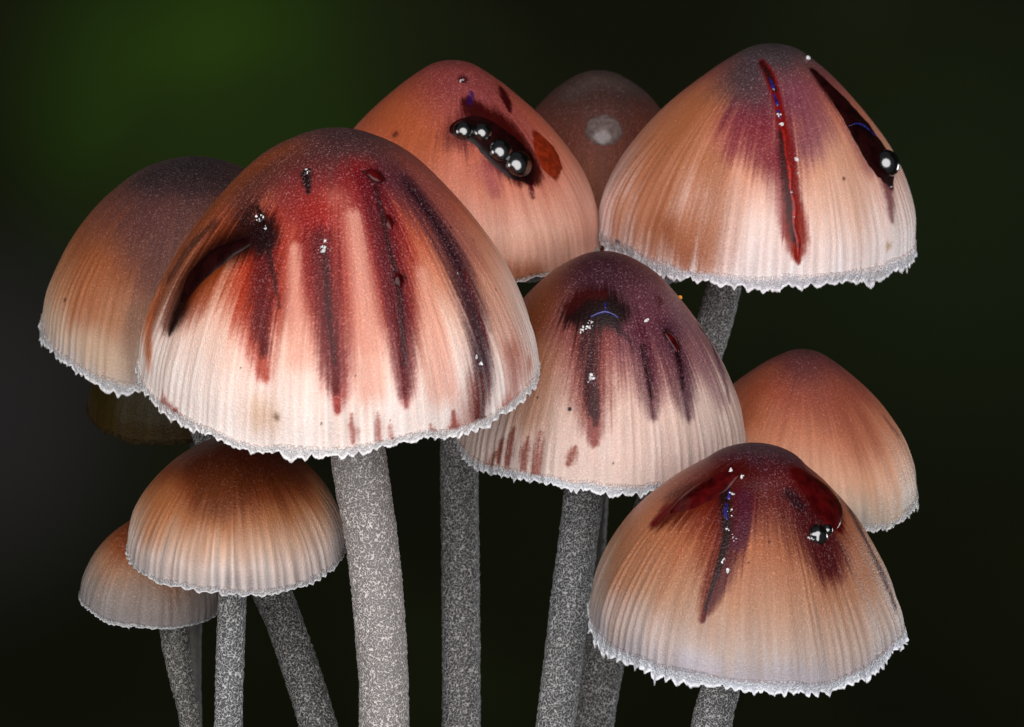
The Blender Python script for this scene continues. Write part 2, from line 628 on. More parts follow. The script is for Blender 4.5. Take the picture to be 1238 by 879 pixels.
    outw = np.cos(tt)[:, None] * ex + np.sin(tt)[:, None] * ey
    FV, FE, FC = [], [], []
    puck = np.sin(u * math.pi) * r2.uniform(-1, 1.6, len(edges))[ti]
    for j in range(rows):
        w = j / (rows - 1)
        L = 0.9 * fringe * k * (Lt * w * 1.05 - 0.22 * (1 - w))
        o_ = k * fringe * (0.02 + 0.16 * puck * w * w + 0.25 * (vnoise(c3 * 1.3 + w * 1.7, seed + 21) - .5) * w)
        FV.append(rim + dirn * L[:, None] + outw * o_[:, None] - n * (k * fringe * 0.15 * w))
        FE.append(np.full(ncol, w))
    fo = new_mesh('margin_fringe', np.concatenate(FV), grid_faces(rows, ncol)[:, ::-1], M_FRINGE, None)
    fo.parent = cap
    set_float(fo, 'edge', np.concatenate(FE))
    m.fr = (rows, ncol, i0, lin(fringe_col), 0.85 + 0.3 * vnoise(np.tile(c3, (rows, 1)) / 9, seed + 2), np.concatenate(FE))
    so = fo.modifiers.new('Solidify', 'SOLIDIFY')
    so.thickness = 1.6 * k
    so.offset = 0
    m.fringe_obj = fo

    # ---- gills: one pleated sheet closing the bell from below
    ng, gr = 2 * int(R / 3.2), 12
    gt = np.linspace(0, 2 * math.pi, ng, endpoint=False)
    gv = []
    for j in range(gr):
        f = 0.06 + 0.85 * j / (gr - 1)
        zc = np.interp(f, dense[:, 0], dense[:, 1])
        zt = np.where(np.arange(ng) % 2 == 0, zc - 0.15, min(zc - 0.17, 0.07 + 0.30 * (1 - f)))
        shz = (shear * zt + sway * np.sin(np.clip(zt, 0, 1) * math.pi)) * R
        gv.append(cen + k * ((R * f * np.cos(gt) + shz)[:, None] * ex + (R * f * np.sin(gt))[:, None] * ey
                             + (H * np.maximum(zt, -0.02) - droop * R * f * (0.5 - 0.5 * np.sin(gt)))[:, None] * n))
    new_mesh('gills', np.concatenate(gv), grid_faces(gr, ng), M_GILL, root, smooth=False)
    m.bvh = None
    MUSH.append(m)
    return m


MUSH = []


def locate(m, px, py):
    """surface vertex of the cap that shows at this pixel"""
    i0 = None
    idx = np.nonzero(m.front)[0]
    dd = (m.px[idx, 0] - px) ** 2 + (m.px[idx, 1] - py) ** 2
    return idx[np.argmin(dd)]


def paint(m, pts, col, op=1.0, soft=0.5, wet=None, rag=0.48, dust=None, streak=0.0):
    """lay pigment on the cap skin along a path given by points (x, y, half-width)"""
    pts = np.asarray(pts, float)
    if len(pts) == 1:
        dn = pts
    else:
        ln = np.hypot(np.diff(pts[:, 0]), np.diff(pts[:, 1])).sum()
        dn = catmull(pts, max(6, int(ln / 3.5)))
    dn[:, 2] = np.maximum(dn[:, 2], 0.8) * (1.45 if soft >= .8 else 1.22)
    ids = [locate(m, x, y) for x, y, _ in dn]
    Q = m.V[ids]
    wmax = dn[:, 2].max() * 1.9 * m.k + 4 * m.k
    lo, hi = Q.min(0) - wmax, Q.max(0) + wmax
    sel = np.nonzero(((m.V > lo) & (m.V < hi)).all(1))[0]
    v = m.V[sel]
    best = np.full(len(sel), 1e9)
    for q, w in zip(Q, dn[:, 2]):
        dq = np.sqrt(((v - q) ** 2).sum(1)) / (w * m.k)
        np.minimum(best, dq, out=best)
    best = best + rag * (m.n_st[sel] * 1.6 + m.n_low[sel] * .6 + m.n_gr[sel] * 0.45)
    a = sstep(1 + soft * .5, 1 - soft, best)
    if streak:
        a = a * np.clip(1 - streak + streak * 2 * (m.n_st[sel] + .5), 0, 1)
    a = a * op
    m.C[sel] = m.C[sel] * (1 - a)[:, None] + lin(col) * a[:, None]
    if wet is not None:
        m.wet[sel] = m.wet[sel] * (1 - a) + wet * a
    if dust is not None:
        m.dust[sel] = m.dust[sel] * (1 - a) + dust * a


def finish(m):
    lum = m.C @ np.array((.3, .59, .11))
    m.C = np.maximum(lum[:, None] + (m.C - lum[:, None]) * 1.14, 0.001) * np.array((1.0, 0.972, 1.0))
    dk = np.clip(lum / 0.55, 0.05, 1) ** 0.36          # deepen the pigmented zones, leave the pale flesh
    m.C = m.C * dk[:, None]
    set_color(m.cap, 'Col', np.clip(m.C, 0.002, 0.95))
    rows, ncol, i0, fcol, vary, w = m.fr
    rimc = np.tile(m.C.reshape(m.nrow, m.nth, 3)[-2][i0], (rows, 1))
    w2 = sstep(0.0, 0.55, w)[:, None]
    set_color(m.fringe_obj, 'Col', np.clip((rimc * (1 - w2) + fcol * w2) * vary[:, None], 0, .95))
    set_float(m.cap, 'wet', m.wet)
    set_float(m.cap, 'dust', m.dust * (1.1 - 0.65 * sstep(.12, .5, lum)))
    set_vec(m.cap, 'fibre', m.fibre)


def stem(m, pts, mat, seed=1, bump=1.3):
    """pts: (px, py, depth, radius)"""
    c = catmull(pts, max(60, int(abs(pts[-1][1] - pts[0][1]) / 2.2)))
    cen = np.array([P(a[0], a[1], a[2]) for a in c])
    rad = np.array([a[3] * (F + a[2]) / F * S for a in c])
    tan = np.gradient(cen, axis=0)
    tan /= np.linalg.norm(tan, axis=1, keepdims=True)
    e1 = np.cross(tan, FW)
    e1 /= np.linalg.norm(e1, axis=1, keepdims=True)
    e2 = np.cross(tan, e1)
    na = int(max(48, c[:, 3].max() * 2 * math.pi / 2.2))
    a = np.linspace(0, 2 * math.pi, na, endpoint=False)
    n = (np.cos(a)[None, :, None] * e1[:, None] + np.sin(a)[None, :, None] * e2[:, None])
    v = cen[:, None] + n * rad[:, None, None]
    flat = v.reshape(-1, 3) / S
    h = (vnoise(flat / 3.6, seed) - .5) * bump * 2 + (vnoise(flat / 60, seed + 1) - .5) * 1.6
    v = v.reshape(-1, 3) + n.reshape(-1, 3) * (h * S)[:, None]
    o = new_mesh('stem', v, grid_faces(len(c), na)[:, ::-1], mat, m.root)
    return o


def surf(m, x, y, slide=True):
    """smooth skin point and normal that show at this pixel"""
    if m.bvh is None:
        f = grid_faces(m.nrow, m.nth)
        m.bvh = BVHTree.FromPolygons(m.V0.tolist(), f.tolist())
    for st_ in range(40 if slide else 1):
        ray = Vector(P(x, y, m.d) - CAM).normalized()
        hit = m.bvh.ray_cast(Vector(CAM), ray)
        if hit[0] is not None:
            break
        cx, cy = to_px(m.cen[None])[0]
        x, y = x + (cx - x) * 0.01, y + (cy - y) * 0.01
    if hit[0] is None:
        return None, None
    p = np.array(hit[0])
    r_, c_ = hit[2] // m.nth, hit[2] % m.nth
    ri = np.clip(np.arange(r_ - 3, r_ + 4), 1, m.nrow - 1)
    ci = np.arange(c_ - 4, c_ + 5) % m.nth
    nn = m.N0[(ri[:, None] * m.nth + ci[None]).ravel()].mean(0)
    return p, nn / np.linalg.norm(nn)


def blob(m, name, pts, h, mat, lift=-0.6):
    """a thick smooth film or drop of liquid lying on the cap; pts (x, y, half-width px)"""
    pts = np.asarray(pts, float)
    ln = np.hypot(np.diff(pts[:, 0]), np.diff(pts[:, 1])).sum()
    c = catmull(pts, max(14, int(ln / 2.0)))
    c[:, 2] = np.maximum(c[:, 2], 0.3)
    d = np.gradient(c[:, :2], axis=0)
    d /= np.linalg.norm(d, axis=1, keepdims=True) + 1e-9
    pv = np.stack([-d[:, 1], d[:, 0]], -1)
    vv = np.linspace(-1, 1, 17)
    wm = c[:, 2].max()
    pos = np.zeros((len(c), 17, 3))
    for i in range(len(c)):
        jit = 1 + 0.12 * math.sin(i * 1.3 + m.seed) * (c[i, 2] / wm)
        for j, t in enumerate(vv):
            x, y = c[i, :2] + pv[i] * t * c[i, 2] * jit
            p, nrm = surf(m, x, y)
            hh = h * (c[i, 2] / wm) * math.sqrt(max(0, 1 - t * t)) + lift
            pos[i, j] = p + nrm * hh * m.k
    for _ in range(3):
        pos[1:-1, 1:-1] = (pos[1:-1, 1:-1] * 2 + pos[:-2, 1:-1] + pos[2:, 1:-1] + pos[1:-1, :-2] + pos[1:-1, 2:]) / 6
    o = new_mesh(name, pos.reshape(-1, 3), grid_faces(len(c), 17, False), mat, None)
    o.parent = m.cap
    fix_normals(o)
    return o


def liquid(m, name, paths, beads, mat, step=1.3):
    """fused liquid on the skin: film paths [(x, y, half-width)...], height; beads (x, y, r, height)"""
    xs = [p[0] for pt, h in paths for p in pt] + [b[0] for b in beads]
    ys = [p[1] for pt, h in paths for p in pt] + [b[1] for b in beads]
    x0, x1, y0, y1 = min(xs) - 24, max(xs) + 24, min(ys) - 24, max(ys) + 24
    gx, gy = np.arange(x0, x1, step), np.arange(y0, y1, step)
    X, Y = np.meshgrid(gx, gy)
    Hh = np.full(X.shape, -9.0)
    wob = (fbm(np.stack([X.ravel() / 15, Y.ravel() / 15, X.ravel() * 0 + m.seed], -1), 77, 2).reshape(X.shape) - .5) * 0.22

    def smax(a, b, k):
        t = np.clip(0.5 + 0.5 * (a - b) / k, 0, 1)
        return b + (a - b) * t + k * t * (1 - t)
    for pt, h in paths:
        pa = np.asarray(pt, float)
        c = catmull(pa, 20 + int(np.hypot(np.diff(pa[:, 0]), np.diff(pa[:, 1])).sum() / 0.6))
        best = np.full(X.shape, 9.0)
        loc = np.zeros(X.shape)
        wm = c[:, 2].max()
        for x, y, w in c:
            dq = np.hypot(X - x, Y - y) / max(w, .4)
            loc = np.where(dq < best, min(1.0, 1.25 * w / wm), loc)
            best = np.minimum(best, dq)
        best = best + wob
        Hh = smax(Hh, np.where(best < 1, h * loc * np.maximum(1 - best ** 2, 0) ** 0.75, -(best - 1) * h * 1.5), 0.25 * h)
    for x, y, r, h in beads:
        q = np.hypot(X - x, Y - y) / r
        Hh = smax(Hh, np.where(q < 1, h * np.sqrt(np.maximum(1 - q ** 2, 0)), -(q - 1) * h * 3), 2.0)
    keep = Hh > -2.5
    ids = np.full(X.shape, -1)
    base = np.zeros(X.shape + (3,))
    nor = np.zeros(X.shape + (3,))
    okk = np.zeros(X.shape, bool)
    for i, j in zip(*np.nonzero(keep)):
        p, nrm = surf(m, X[i, j], Y[i, j], False)
        if p is not None:
            base[i, j], nor[i, j], okk[i, j] = p, nrm, True
    for _ in range(int(16 / step)):                      # the film levels out over the fine relief of the skin
        acc, cnt = base.copy(), okk.astype(float)
        for ax in (0, 1):
            for sh_ in (1, -1):
                o2 = np.roll(okk, sh_, ax)
                acc += np.where(o2[..., None], np.roll(base, sh_, ax), 0)
                cnt += o2
        full = okk & (cnt > 4.5)
        base = np.where(full[..., None], acc / np.maximum(cnt, 1)[..., None], base)
    ids[okk] = np.arange(okk.sum())
    vs = base[okk] + nor[okk] * (np.maximum(Hh[okk], -1.2) * m.k)[:, None]
    a, b, c_, d_ = ids[:-1, :-1], ids[:-1, 1:], ids[1:, 1:], ids[1:, :-1]
    ok = (a >= 0) & (b >= 0) & (c_ >= 0) & (d_ >= 0)
    f = np.stack([a[ok], d_[ok], c_[ok], b[ok]], -1)
    o = new_mesh(name, vs, f, mat, None)
    o.parent = m.cap
    fix_normals(o)
    return o


def fix_normals(o):
    bm = bmesh.new()
    bm.from_mesh(o.data)
    bmesh.ops.recalc_face_normals(bm, faces=bm.faces)
    av = sum((f.normal.dot(Vector(CAM) - f.calc_center_median()) for f in bm.faces))
    if av < 0:
        bmesh.ops.reverse_faces(bm, faces=bm.faces)
    bm.to_mesh(o.data)
    bm.free()


def bead(m, name, px, py, r, mat, sink=0.35, sq=0.9, rough=0.0, sub=4):
    q = locate(m, px, py)
    nrm = m.N[q]
    c = P(px, py, m.d)
    ray = c - CAM
    z = (m.V[q] - CAM) @ FW
    base = CAM + ray * (z / (ray @ FW)) if np.hypot(*(m.px[q] - (px, py))) < 3 else m.V[q]
    c = base + nrm * r * m.k * (0.5 - sink)
    bm = bmesh.new()
    bmesh.ops.create_icosphere(bm, subdivisions=sub, radius=1)
    vs = np.array([v.co[:] for v in bm.verts])
    fs = np.array([[v.index for v in f.verts] for f in bm.faces])
    bm.free()
    a = np.cross(nrm, FW)
    a /= np.linalg.norm(a)
    b = np.cross(nrm, a)
    if rough:
        vs = vs * (1 + rough * (fbm(vs * 2.1 + px, 5, 2) - .5))[:, None]
    w = c + r * m.k * (vs[:, :1] * a + vs[:, 1:2] * b + vs[:, 2:] * nrm * sq)
    o = new_mesh(name, w, fs, mat, None)
    o.parent = m.cap
    return o


def crust(m, name, spots, mat, seed=0):
    """a crumbly patch of small crystals: spots (x, y, radius px)"""
    bm = bmesh.new()
    bmesh.ops.create_icosphere(bm, subdivisions=1, radius=1)
    vs0 = np.array([v.co[:] for v in bm.verts])
    fs0 = np.array([[v.index for v in f.verts] for f in bm.faces])
    bm.free()
    r3 = np.random.default_rng(seed + 900)
    VV, FF = [], []
    for (x, y, r) in spots:
        for i in range(max(3, int(r * 1.6))):
            a_, q_ = r3.uniform(0, 6.28), abs(r3.normal(0, 0.55)) * r
            q = locate(m, x + q_ * math.cos(a_), y + q_ * math.sin(a_))
            sz = (0.45 + r3.random() ** 2.5 * 2.6) * (0.6 + 0.08 * r)
            jit = vs0 * r3.uniform(0.5, 1.3, (len(vs0), 1)) * r3.uniform(0.5, 1.2, 3)
            FF.append(fs0 + len(VV) * len(vs0))
            VV.append(m.V[q] + m.N[q] * m.k * sz * 0.6 + jit * sz * m.k)
    o = new_mesh(name, np.concatenate(VV), np.concatenate(FF), mat, None, smooth=False)
    o.parent = m.cap
    return o


# stems' skins
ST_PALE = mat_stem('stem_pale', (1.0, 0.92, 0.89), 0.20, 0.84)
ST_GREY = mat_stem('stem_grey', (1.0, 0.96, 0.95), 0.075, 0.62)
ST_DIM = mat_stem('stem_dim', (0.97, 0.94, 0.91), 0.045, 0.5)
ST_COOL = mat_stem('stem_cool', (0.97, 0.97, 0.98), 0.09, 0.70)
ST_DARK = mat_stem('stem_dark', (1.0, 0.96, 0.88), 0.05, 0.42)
ST_SMOOTH = mat_plain('stem_smooth', lin((88, 84, 82)), 0.6, 0.3, 10, 0.2)
#--------------------------------------------------------------- specimens
# ================= A: the largest cap, streaked red
A = make_mushroom('mushroom', 'largest mushroom, broad cap streaked with long dark red stains, pale thick stem',
                  (411, 437), 0, 239, 291, 24, 0.5, 'hood', 760, 230,
                  [(0, (94, 66, 66)), (.10, (112, 70, 68)), (.26, (162, 82, 68)), (.45, (204, 112, 86)),
                   (.60, (220, 152, 124)), (.74, (238, 204, 186)), (.9, (242, 226, 216)), (1, (240, 228, 220))],
                  shear=0.0, dust=.75, ridge=.65, fringe=13, tooth=15, seed=3, fringe_col=(236, 230, 230))
m = A
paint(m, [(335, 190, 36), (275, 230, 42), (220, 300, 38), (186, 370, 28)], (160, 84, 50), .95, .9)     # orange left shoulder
paint(m, [(178, 350, 9), (174, 400, 9), (180, 440, 8)], (214, 150, 120), .7, .8)
paint(m, [(560, 300, 30), (610, 390, 30), (635, 440, 22)], (206, 146, 122), .7, .9)
paint(m, [(520, 230, 34), (560, 300, 26)], (160, 92, 88), .6, .9)
# grey violet crown
paint(m, [(410, 176, 50), (445, 205, 30)], (100, 60, 62), .6, .95, dust=.95)
paint(m, [(300, 235, 26), (330, 215, 26), (372, 205, 26)], (92, 56, 56), .65, .9, dust=.95)
# red flood between the streaks
paint(m, [(372, 240, 36), (355, 300, 40), (330, 360, 30)], (158, 58, 58), .8, .9)
paint(m, [(440, 250, 30), (465, 320, 28), (482, 380, 18)], (172, 66, 64), .75, .9)
paint(m, [(405, 250, 16), (430, 330, 14), (445, 420, 9)], (214, 142, 124), .75, .9)
paint(m, [(352, 280, 9), (345, 340, 9)], (204, 112, 92), .5, .9)
# streaks
paint(m, [(310, 300, 30), (312, 350, 32), (314, 400, 20), (318, 440, 11), (322, 458, 5)], (188, 56, 30), .85, .8)
paint(m, [(318, 270, 12), (320, 330, 14), (316, 390, 11), (320, 425, 6)], (108, 16, 22), .85, .9)
paint(m, [(318, 265, 3), (328, 320, 3), (338, 372, 2)], (34, 12, 18), .6, .7, rag=.2)
paint(m, [(388, 260, 22), (394, 350, 25), (403, 420, 18), (408, 470, 10), (409, 495, 4)], (172, 40, 34), .9, .8)
paint(m, [(388, 290, 13), (394, 360, 13), (402, 430, 11), (405, 470, 6)], (108, 14, 24), .8, .9)
paint(m, [(392, 300, 3.5), (398, 380, 3), (404, 440, 2)], (44, 14, 24), .55, .7, rag=.2)
paint(m, [(440, 210, 20), (460, 280, 24), (475, 350, 22), (486, 420, 15), (490, 470, 9), (491, 492, 3)], (164, 38, 42), .85, .85)
paint(m, [(448, 215, 14), (465, 290, 14), (480, 360, 13), (488, 430, 10), (490, 475, 6)], (104, 18, 34), .8, .9)
paint(m, [(452, 212, 3.5), (468, 290, 3.5), (482, 350, 3.5), (489, 440, 3)], (34, 12, 20), .55, .7, rag=.2)
paint(m, [(482, 338, 8)], (66, 8, 14), .95, .5, wet=.7)
paint(m, [(470, 268, 6)], (70, 12, 18), .9, .5, wet=.6)
paint(m, [(480, 215, 22), (520, 262, 20), (552, 320, 18), (575, 390, 18), (582, 450, 17), (580, 500, 11)], (110, 56, 66), .85, .9)
paint(m, [(495, 222, 11), (532, 280, 13), (560, 340, 14), (578, 400, 14), (583, 460, 12), (578, 505, 7)], (72, 32, 44), .78, .9, dust=.95)
paint(m, [(490, 222, 3), (530, 275, 3), (558, 330, 2.5)], (32, 14, 22), .55, .7, rag=.2)
paint(m, [(562, 330, 3), (580, 380, 3), (590, 420, 2)], (120, 20, 36), .7, .7)
paint(m, [(575, 470, 18), (568, 510, 18), (556, 532, 10)], (150, 64, 44), .6, .9, streak=.5)
paint(m, [(620, 430, 16), (622, 470, 14), (612, 490, 9)], (176, 80, 52), .75, .8, streak=.6)
paint(m, [(640, 440, 8)], (196, 100, 70), .6, .8)
for pts_ in ([(428, 262, 7), (437, 330, 9), (447, 420, 12), (450, 470, 14)], [(356, 300, 5), (356, 360, 8), (360, 430, 14)],
             [(512, 330, 7), (525, 400, 12), (535, 470, 16)]):
    paint(m, pts_, (226, 168, 148), .75, .95)
# dark wet slump on the left flank
paint(m, [(300, 275, 26), (255, 305, 30), (222, 345, 24), (203, 390, 15)], (120, 52, 28), .85, .7, wet=.25, dust=.3)
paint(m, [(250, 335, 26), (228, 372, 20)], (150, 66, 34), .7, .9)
paint(m, [(316, 284, 20), (286, 297, 22), (252, 318, 24), (230, 346, 22), (214, 380, 14), (205, 404, 4)], (46, 16, 9), .96, .7, wet=.75, dust=.05, rag=.2)
paint(m, [(300, 262, 16), (320, 290, 12)], (52, 26, 28), .8, .8, dust=.9)
paint(m, [(206, 335, 7), (228, 300, 8), (258, 272, 8)], (84, 44, 32), .7, .8)
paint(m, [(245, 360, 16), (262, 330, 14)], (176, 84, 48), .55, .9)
paint(m, [(180, 425, 8), (182, 365, 9), (203, 305, 9), (238, 250, 10)], (200, 112, 70), .8, .9)  # orange edge: light through the thin rim, painted into the colour
# holes and flecks in the skin
paint(m, [(370, 210, 6), (373, 232, 3)], (24, 12, 18), .95, .6)
paint(m, [(312, 252, 4), (318, 268, 3)], (20, 10, 14), .9, .6)
paint(m, [(452, 211, 8), (459, 216, 6)], (38, 8, 14), .97, .4, wet=.6, dust=.1)
paint(m, [(440, 208, 2.5)], (34, 8, 14), .9, .5)
for x, y, r in ((545, 275, 1.6), (600, 350, 1.4), (290, 445, 1.3), (388, 512, 1.6), (572, 290, 1.4), (430, 455, 1.2)):
    paint(m, [(x, y, r)], (40, 14, 12), .9, .4, rag=0)
# drips running into the margin
for x, y0, y1, w in ((196, 478, 506, 6), (204, 500, 514, 4), (426, 508, 528, 5), (456, 505, 530, 5), (472, 515, 530, 4), (520, 520, 540, 6), (548, 505, 536, 7)):
    paint(m, [(x, y0 - 6, w * .3), (x + 1, (y0 + y1) / 2, w * .7), (x + 2, y1 + 4, w * .6)], (160, 56, 36), .75, .9, wet=.2, rag=.9)
paint(m, [(318, 503, 18)], (196, 150, 100), .5, .9)
paint(m, [(335, 505, 4)], (120, 80, 40), .7, .8)
finish(m)
stem(m, [(418, 330, 0, 30), (422, 450, 0, 31), (434, 556, 0, 33), (450, 660, 0, 31.5), (460, 760, 0, 30.5), (465, 879, 5, 30), (466, 1030, 20, 32)], ST_PALE, 3)
for pts_, h_ in (([(447, 208, 4), (454, 212, 6), (460, 217, 3)], 2.2), ([(481, 332, 3), (482, 339, 6), (484, 346, 2)], 2.5),
                 ([(469, 262, 3), (471, 270, 4.5), (473, 276, 2)], 2.0),
                 ([(300, 292, 5), (268, 308, 10), (240, 332, 10), (222, 362, 4)], 1.6)):
    liquid(m, 'latex_drop', [(pts_, h_)], [], M_WET if h_ != 1.6 else M_FILM, 1.0)
crust(m, 'crystal_crust', [(391, 300, 8), (393, 292, 4)], M_CRUST, 1)
crust(m, 'crystal_crust', [(314, 266, 5), (322, 275, 4), (318, 262, 3)], M_CRUST, 2)
crust(m, 'crystal_crust', [(579, 440, 4), (575, 433, 2.5), (553, 331, 2.5)], M_CRUST, 3)
crust(m, 'crystal_crust', [(372, 208, 4)], M_CRUST, 4)

# ================= B: behind A, far left
B = make_mushroom('mushroom', 'grey-topped orange-brown mushroom at the far left, half hidden behind the largest cap',
                  (236, 390), 380, 184, 206, 24, 2, 'dome', 520, 170,
                  [(0, (74, 60, 62)), (.22, (94, 68, 66)), (.38, (136, 84, 70)), (.60, (170, 104, 72)), (.78, (194, 142, 110)),
                   (.93, (206, 184, 164)), (1, (196, 184, 176))],
                  dust=.55, ridge=.8, fringe=15, tooth=14, seed=12, fringe_col=(200, 198, 202))
m = B
paint(m, [(232, 202, 34), (190, 215, 22)], (64, 54, 58), .65, .95, dust=.7)
paint(m, [(190, 280, 40), (200, 340, 26)], (112, 74, 72), .7, .95)
paint(m, [(110, 330, 26), (95, 375, 20)], (180, 108, 72), .6, .95)
paint(m, [(110, 420, 16), (140, 446, 16)], (212, 186, 160), .6, .95, streak=.5)
paint(m, [(170, 390, 20), (176, 440, 20), (178, 470, 12)], (130, 104, 92), .6, .9)
paint(m, [(79, 362, 1.8)], (60, 20, 14), .9, .4)
finish(m)
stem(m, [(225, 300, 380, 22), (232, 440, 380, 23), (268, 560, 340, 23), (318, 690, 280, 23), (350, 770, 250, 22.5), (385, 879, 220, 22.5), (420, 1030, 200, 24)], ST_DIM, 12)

# ================= C: behind A, black beads
C = make_mushroom('mushroom', 'salmon mushroom with a chain of shiny black beads on its cap, straight grey stem',
                  (548, 288), 430, 176, 218, 20, 0, 'bell', 560, 190,
                  [(0, (158, 80, 72)), (.2, (174, 88, 74)), (.42, (204, 112, 90)), (.62, (220, 144, 120)), (.82, (230, 184, 164)), (1, (210, 160, 138))],
                  dust=.7, ridge=.5, fringe=8, tooth=20, seed=5, fringe_col=(190, 150, 130))
m = C
paint(m, [(470, 130, 34), (500, 170, 34)], (196, 108, 72), .75, .95, dust=.35)
paint(m, [(548, 85, 40)], (150, 74, 72), .6, .95)
paint(m, [(580, 125, 40), (640, 180, 30)], (162, 84, 88), .6, .95)
paint(m, [(625, 340, 16), (650, 342, 10)], (170, 100, 66), .7, .8)
paint(m, [(700, 250, 20), (712, 290, 14)], (214, 158, 140), .6, .9)
paint(m, [(555, 165, 16), (568, 132, 10)], (110, 30, 34), .8, .8, dust=.3)
paint(m, [(566, 124, 8), (580, 138, 15), (612, 162, 19), (640, 200, 16), (641, 218, 8)], (84, 16, 14), .95, .5, wet=.7, dust=.1)
paint(m, [(600, 195, 12), (625, 212, 10), (640, 218, 7)], (96, 20, 16), .9, .6, wet=.5, dust=.2)
paint(m, [(640, 215, 5), (644, 238, 3)], (112, 26, 40), .85, .7)
paint(m, [(590, 205, 12), (598, 232, 7)], (176, 92, 98), .6, .9)
paint(m, [(560, 96, 6)], (84, 22, 26), .9, .6, wet=.4)
paint(m, [(606, 107, 5), (611, 117, 8), (616, 134, 3)], (86, 10, 20), .95, .5, wet=.6, dust=.05)
paint(m, [(568, 124, 4), (570, 112, 3)], (70, 30, 110), .8, .6)  # blue-violet dot paints an iridescent glint
paint(m, [(478, 162, 4)], (110, 50, 34), .8, .6)
paint(m, [(650, 165, 7), (658, 182, 12), (668, 205, 10), (672, 209, 5)], (146, 46, 20), .95, .4, wet=.6, dust=.05, rag=.2)
finish(m)
liquid(m, 'latex_pool', [([(551, 156, 8), (562, 155, 13), (580, 158, 17), (602, 176, 20), (624, 196, 20), (637, 210, 11), (642, 221, 3)], 2.2)], [], M_FILM, 1.0)
for x, y, r in ((560, 158, 12.5), (583, 160, 12.5), (605, 183, 15.5), (626, 199, 17.5)):
    bead(m, 'latex_bead', x, y, r, M_BEAD, sink=.55, sq=.85)
liquid(m, 'latex_smear', [([(648, 162, 3), (653, 172, 8), (661, 187, 12), (668, 201, 11), (671, 208, 6)], 1.1)], [], M_ORANGE, .9)
crust(m, 'crystal_crust', [(559, 97, 4)], M_CRUST, 6)
stem(m, [(550, 200, 430, 22), (552, 350, 420, 22), (555, 556, 380, 22.5), (557, 700, 350, 23), (558, 879, 320, 23.5), (558, 1030, 300, 25)], ST_GREY, 5)

# ================= D: dull dome far behind
D = make_mushroom('mushroom', 'dull grey-brown mushroom with one milky dewdrop, squeezed in behind its neighbours',
                  (722, 300), 780, 150, 216, 16, 0, 'hood', 400, 130,
                  [(0, (96, 76, 68)), (.2, (96, 68, 62)), (.4, (138, 80, 66)), (.6, (164, 94, 66)), (1, (190, 110, 66))],
                  dust=.6, ridge=.4, fringe=8, tooth=20, seed=8)
m = D
paint(m, [(690, 110, 14), (722, 97, 12), (765, 105, 14)], (104, 92, 86), .6, .95)
finish(m)
bead(m, 'dewdrop', 730, 157, 22, M_DEW, sink=.68, sq=.42, rough=.12)
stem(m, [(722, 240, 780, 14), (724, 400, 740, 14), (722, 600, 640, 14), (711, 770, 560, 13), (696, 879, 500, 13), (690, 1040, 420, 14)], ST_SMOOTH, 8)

# ================= F: top right, long red gash
Fm = make_mushroom('mushroom', 'pale bell-shaped mushroom with one long red gash, standing highest at the upper right',
                   (914, 280), 440, 192, 229, 18, 1.5, 'bell', 640, 200,
                   [(0, (84, 74, 76)), (.12, (96, 78, 80)), (.26, (160, 90, 86)), (.42, (208, 132, 106)), (.6, (222, 164, 138)),
                    (.8, (240, 216, 204)), (1, (240, 228, 224))], shear=.05,
                   dust=.7, ridge=.6, fringe=18, tooth=21, seed=6, fringe_col=(222, 218, 226))
m = Fm
paint(m, [(840, 130, 44), (790, 200, 52), (790, 260, 46), (830, 290, 34)], (188, 120, 84), .9, .9, dust=.35)  # orange flank: skin colour plus painted glow of light through the flesh
paint(m, [(750, 250, 16), (745, 280, 12)], (206, 148, 112), .7, .9, dust=.3)
paint(m, [(860, 200, 20), (868, 260, 20), (862, 318, 16)], (182, 116, 80), .7, .9, streak=.7)
paint(m, [(800, 270, 12), (830, 310, 14)], (166, 96, 64), .5, .9, streak=.6)
paint(m, [(1000, 180, 30), (1020, 240, 34)], (218, 172, 146), .6, .95)
paint(m, [(900, 92, 34), (915, 125, 28)], (84, 74, 80), .85, .95, dust=.95)
paint(m, [(895, 150, 24), (890, 178, 16)], (160, 70, 84), .7, .95)
paint(m, [(965, 120, 26), (985, 150, 20), (975, 175, 18)], (150, 86, 104), .75, .95)
paint(m, [(930, 150, 30), (940, 190, 20)], (130, 56, 76), .7, .95)
paint(m, [(922, 165, 26), (930, 190, 16)], (160, 56, 66), .6, .95)
paint(m, [(945, 200, 18), (950, 240, 12), (955, 280, 8)], (150, 46, 62), .75, .9)
paint(m, [(921, 75, 4), (930, 90, 6), (938, 115, 6), (946, 150, 6), (952, 190, 8), (958, 240, 10), (962, 280, 12), (964, 305, 7), (965, 318, 2)], (150, 22, 18), .97, .55, wet=.45, rag=.25, dust=.2)
paint(m, [(960, 262, 12), (963, 295, 11), (965, 315, 3)], (168, 52, 24), .7, .7, wet=.4)
paint(m, [(944, 160, 4), (948, 200, 5), (954, 245, 5), (960, 290, 4)], (64, 8, 18), .8, .7)
paint(m, [(921, 76, 4), (930, 92, 4), (938, 110, 3)], (40, 18, 22), .9, .7)
paint(m, [(984, 86, 6), (1008, 116, 12), (1036, 152, 14), (1056, 188, 14), (1072, 216, 10), (1078, 226, 4)], (60, 14, 12), .97, .45, wet=.8, dust=.05, rag=.2)
paint(m, [(1070, 215, 12), (1076, 245, 9), (1078, 266, 4)], (130, 44, 58), .8, .85)
paint(m, [(1030, 155, 12), (1050, 200, 12)], (150, 86, 96), .5, .9)
paint(m, [(1075, 298, 5)], (176, 140, 100), .7, .8)
paint(m, [(1021, 216, 2)], (120, 70, 46), .8, .5)
